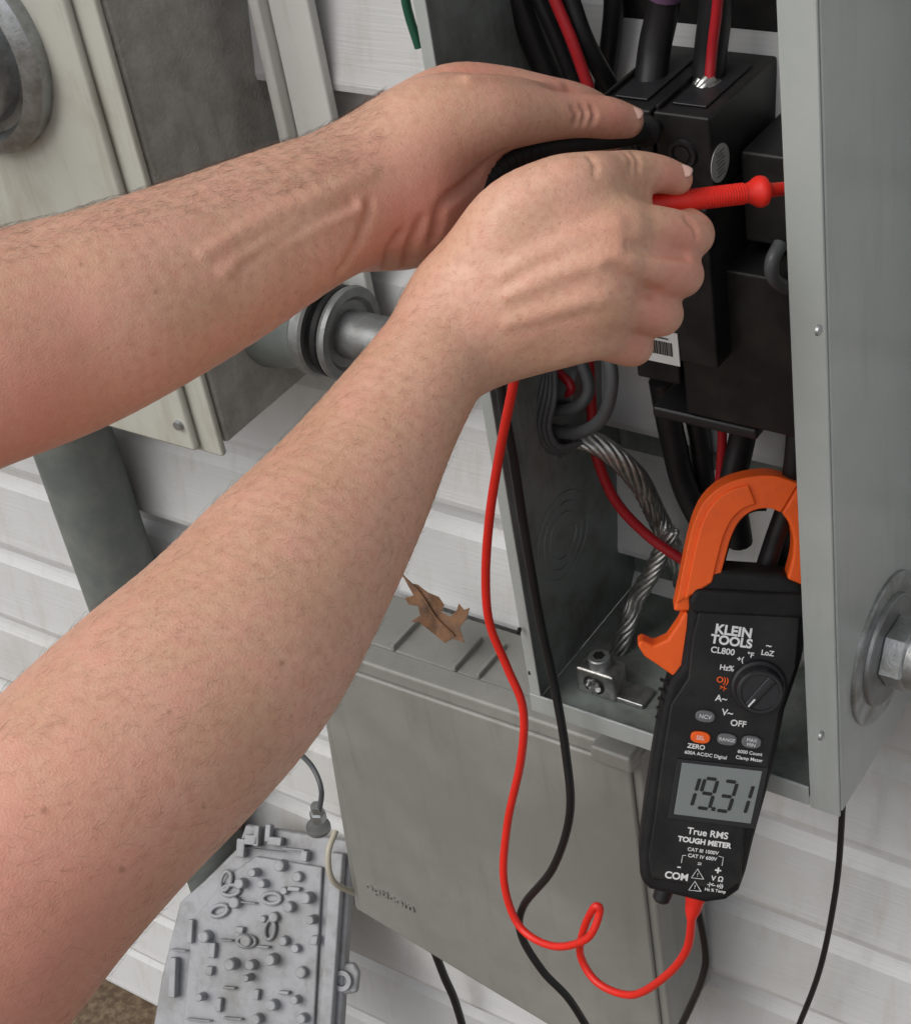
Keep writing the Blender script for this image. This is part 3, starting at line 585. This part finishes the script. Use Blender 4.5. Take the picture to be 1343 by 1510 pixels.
def nail(parent,u,v,d,r,n,t,L_,Wd):
    n=np.array(n,float); n/=np.linalg.norm(n); t=np.array(t,float); t-=n*(t@n); t/=np.linalg.norm(t); s_=np.cross(n,t)
    c_=cpt(u,v,d)+n*(r*d/F)*.93; vs=[];fs=[]; A_,B_=10,10
    for i in range(A_+1):
        for j in range(B_+1):
            x=-1+2*i/A_; y=-1+2*j/B_
            sx=x*math.sqrt(1-y*y/2*.85); sy=y*math.sqrt(1-x*x/2*.85)
            q=c_+t*sx*L_/2+s_*sy*Wd/2+n*(.0007-.0028*sy*sy-.0009*sx*sx); vs.append(Vector(M@q+C))
    for i in range(A_):
        for j in range(B_): k=i*(B_+1)+j; fs.append((k,k+1,k+B_+2,k+B_+1))
    o=mesh('thumb_nail',vs,fs,nail_m,parent,smooth=True); sd=o.modifiers.new('s','SOLIDIFY'); sd.thickness=.0008; sd.offset=0
# right arm (lower)
h=.0011
f=Field((-.235,-.185,.575),(.135,.30,.93),h)
f.add([(-400,1690,.62,240),(-260,1560,.64,232),(-80,1395,.66,215),(30,1275,.675,203),(138,1163,.69,195),(244,1059,.71,190),(341,961,.73,176),(429,844,.755,152),(510,730,.78,124),(581,616,.80,99),(650,512,.815,84),(700,455,.822,78)],.01,mg=.03)
f.add([(670,450,.822,62),(790,365,.806,52),(880,338,.801,43),(915,334,.803,38)],.018)
f.add([(680,475,.822,58),(790,412,.802,50),(880,388,.796,42),(905,385,.797,38)],.016)
f.add([(680,500,.822,56),(790,462,.808,48),(870,445,.804,42),(895,443,.805,38)],.014)
f.add([(680,520,.826,52),(775,507,.822,48),(850,495,.818,42),(885,488,.82,38)],.014)
f.add([(690,420,.82,62),(750,330,.803,62),(815,282,.797,50),(865,264,.80,40),(900,256,.812,33),(935,252,.825,30),(972,257,.836,28),(997,264,.843,24)],.012)
f.add([(840,310,.805,40),(900,310,.815,28),(940,312,.825,22)],.014)
f.add([(905,334,.803,38),(965,338,.815,35),(1014,348,.832,35),(1018,338,.848,29),(985,318,.862,26),(955,308,.868,23)],.0045)
f.add([(900,386,.798,38),(955,394,.810,35),(1000,405,.828,35),(999,402,.85,29),(960,392,.872,26),(930,385,.88,24)],.0045)
f.add([(885,440,.805,36),(935,452,.818,34),(972,463,.834,34),(968,458,.858,28),(920,447,.876,25)],.0045)
f.add([(870,488,.820,36),(905,502,.830,33),(932,510,.842,31),(926,505,.862,25),(880,497,.878,22)],.0045)
for ln in ([(740,405,3),(800,372,6),(870,342,8),(905,334,10)],[(750,436,3),(810,408,6),(870,388,8),(898,386,10)],[(750,475,3),(800,460,6),(860,442,8),(882,440,9)]):
    f.line(ln,.9,.0055)
f.line([(905,395,5),(940,418,5),(962,430,4)],-.2,.006,True)
f.line([(930,362,5),(965,371,5),(1010,377,4)],-.2,.005,True)
for ln in ([(925,226,2.6),(932,236,2.8),(930,250,2.4)],[(936,226,2.6),(942,238,2.8),(940,250,2.4)],[(1012,325,2.4),(1022,335,2.6),(1028,348,2.4)],[(870,232,2.2),(878,244,2.6),(876,256,2)]):
    f.line(ln,0,.003,True)
armR=make_arm('human_arm',f,[(1030,345,.81,40),(1015,405,.81,35),(975,458,.81,35),(925,512,.83,30),(995,262,.83,25),(900,335,.77,35),(30,1400,.62,200)],[(66,1195,4),(180,1282,4),(415,978,3),(300,1190,2.5),(250,1050,3)],lambda u,v:((u<690)&(v>430)),(.5,-.2,0))
nail(armR,998,264,.842,23.5,(.25,-.62,-.74),(1,.22,.2),.0105,.0094)
# left arm (upper)
f=Field((-.265,-.225,.66),(.115,.01,.97),h)
f.add([(-330,640,.73,185),(-200,585,.74,178),(-60,530,.75,172),(62,492,.765,163),(158,457,.775,152),(301,393,.80,134),(443,322,.825,113),(521,292,.84,104),(580,285,.85,96)],.01,flat=.85,mg=.03)
f.add([(545,262,.85,86),(600,215,.848,84),(655,185,.85,76),(715,172,.853,58),(770,170,.863,45),(820,171,.874,35),(858,171,.883,32),(895,174,.892,31),(924,179,.898,25)],.014)
f.add([(590,215,.87,80),(665,152,.874,57),(735,138,.88,41),(800,142,.89,31),(850,149,.90,26),(885,168,.912,25),(905,198,.925,23)],.005)
f.add([(545,318,.86,76),(605,316,.868,76),(650,290,.88,72),(690,250,.89,60)],.016)
f.add([(600,270,.87,80),(680,215,.89,60)],.02)
f.add([(680,210,.90,48),(760,212,.915,32),(830,222,.93,28),(880,235,.94,25)],.006)
f.add([(680,250,.90,45),(750,262,.92,31),(810,280,.93,27)],.006)
f.add([(665,290,.90,42),(735,310,.915,29),(780,330,.925,25)],.006)
for ln in ([(300,375,2),(380,330,6),(450,300,8),(510,272,5),(545,258,2)],[(330,402,2),(420,352,6),(490,320,6),(530,306,2)],[(690,118,4),(760,120,6),(820,132,5)]):
    f.line(ln,1.0,.006)
for ln in ([(360,392,3),(450,335,3.5),(520,300,3)],[(655,392,3),(640,350,5),(655,300,6),(700,262,6),(740,225,4)],[(600,392,3),(606,360,4),(622,325,3)],[(570,395,3),(575,370,3.5),(590,345,3)],[(500,400,2.5),(530,355,3),(545,300,2.5)]):
    f.line(ln,-.1,.005,True)
for ln in ([(845,160,2.4),(850,170,2.6),(847,180,2.4)],[(858,158,2.4),(862,168,2.6),(859,180,2.4)],[(872,160,2),(876,170,2.4),(873,180,2)]):
    f.line(ln,.4,.003,True)
armL=make_arm('human_arm',f,[(600,340,.82,60),(660,290,.84,50),(925,178,.88,25),(700,110,.86,50),(60,620,.72,120),(850,140,.88,40)],[(230,430,2.5),(120,390,2.5)],lambda u,v:((u<560)&(v<330-.25*(u-0)+60)),(.5,-.1,0))
nail(armL,925,179,.898,24.5,(.28,-.55,-.78),(1,.18,.15),.0112,.0098)
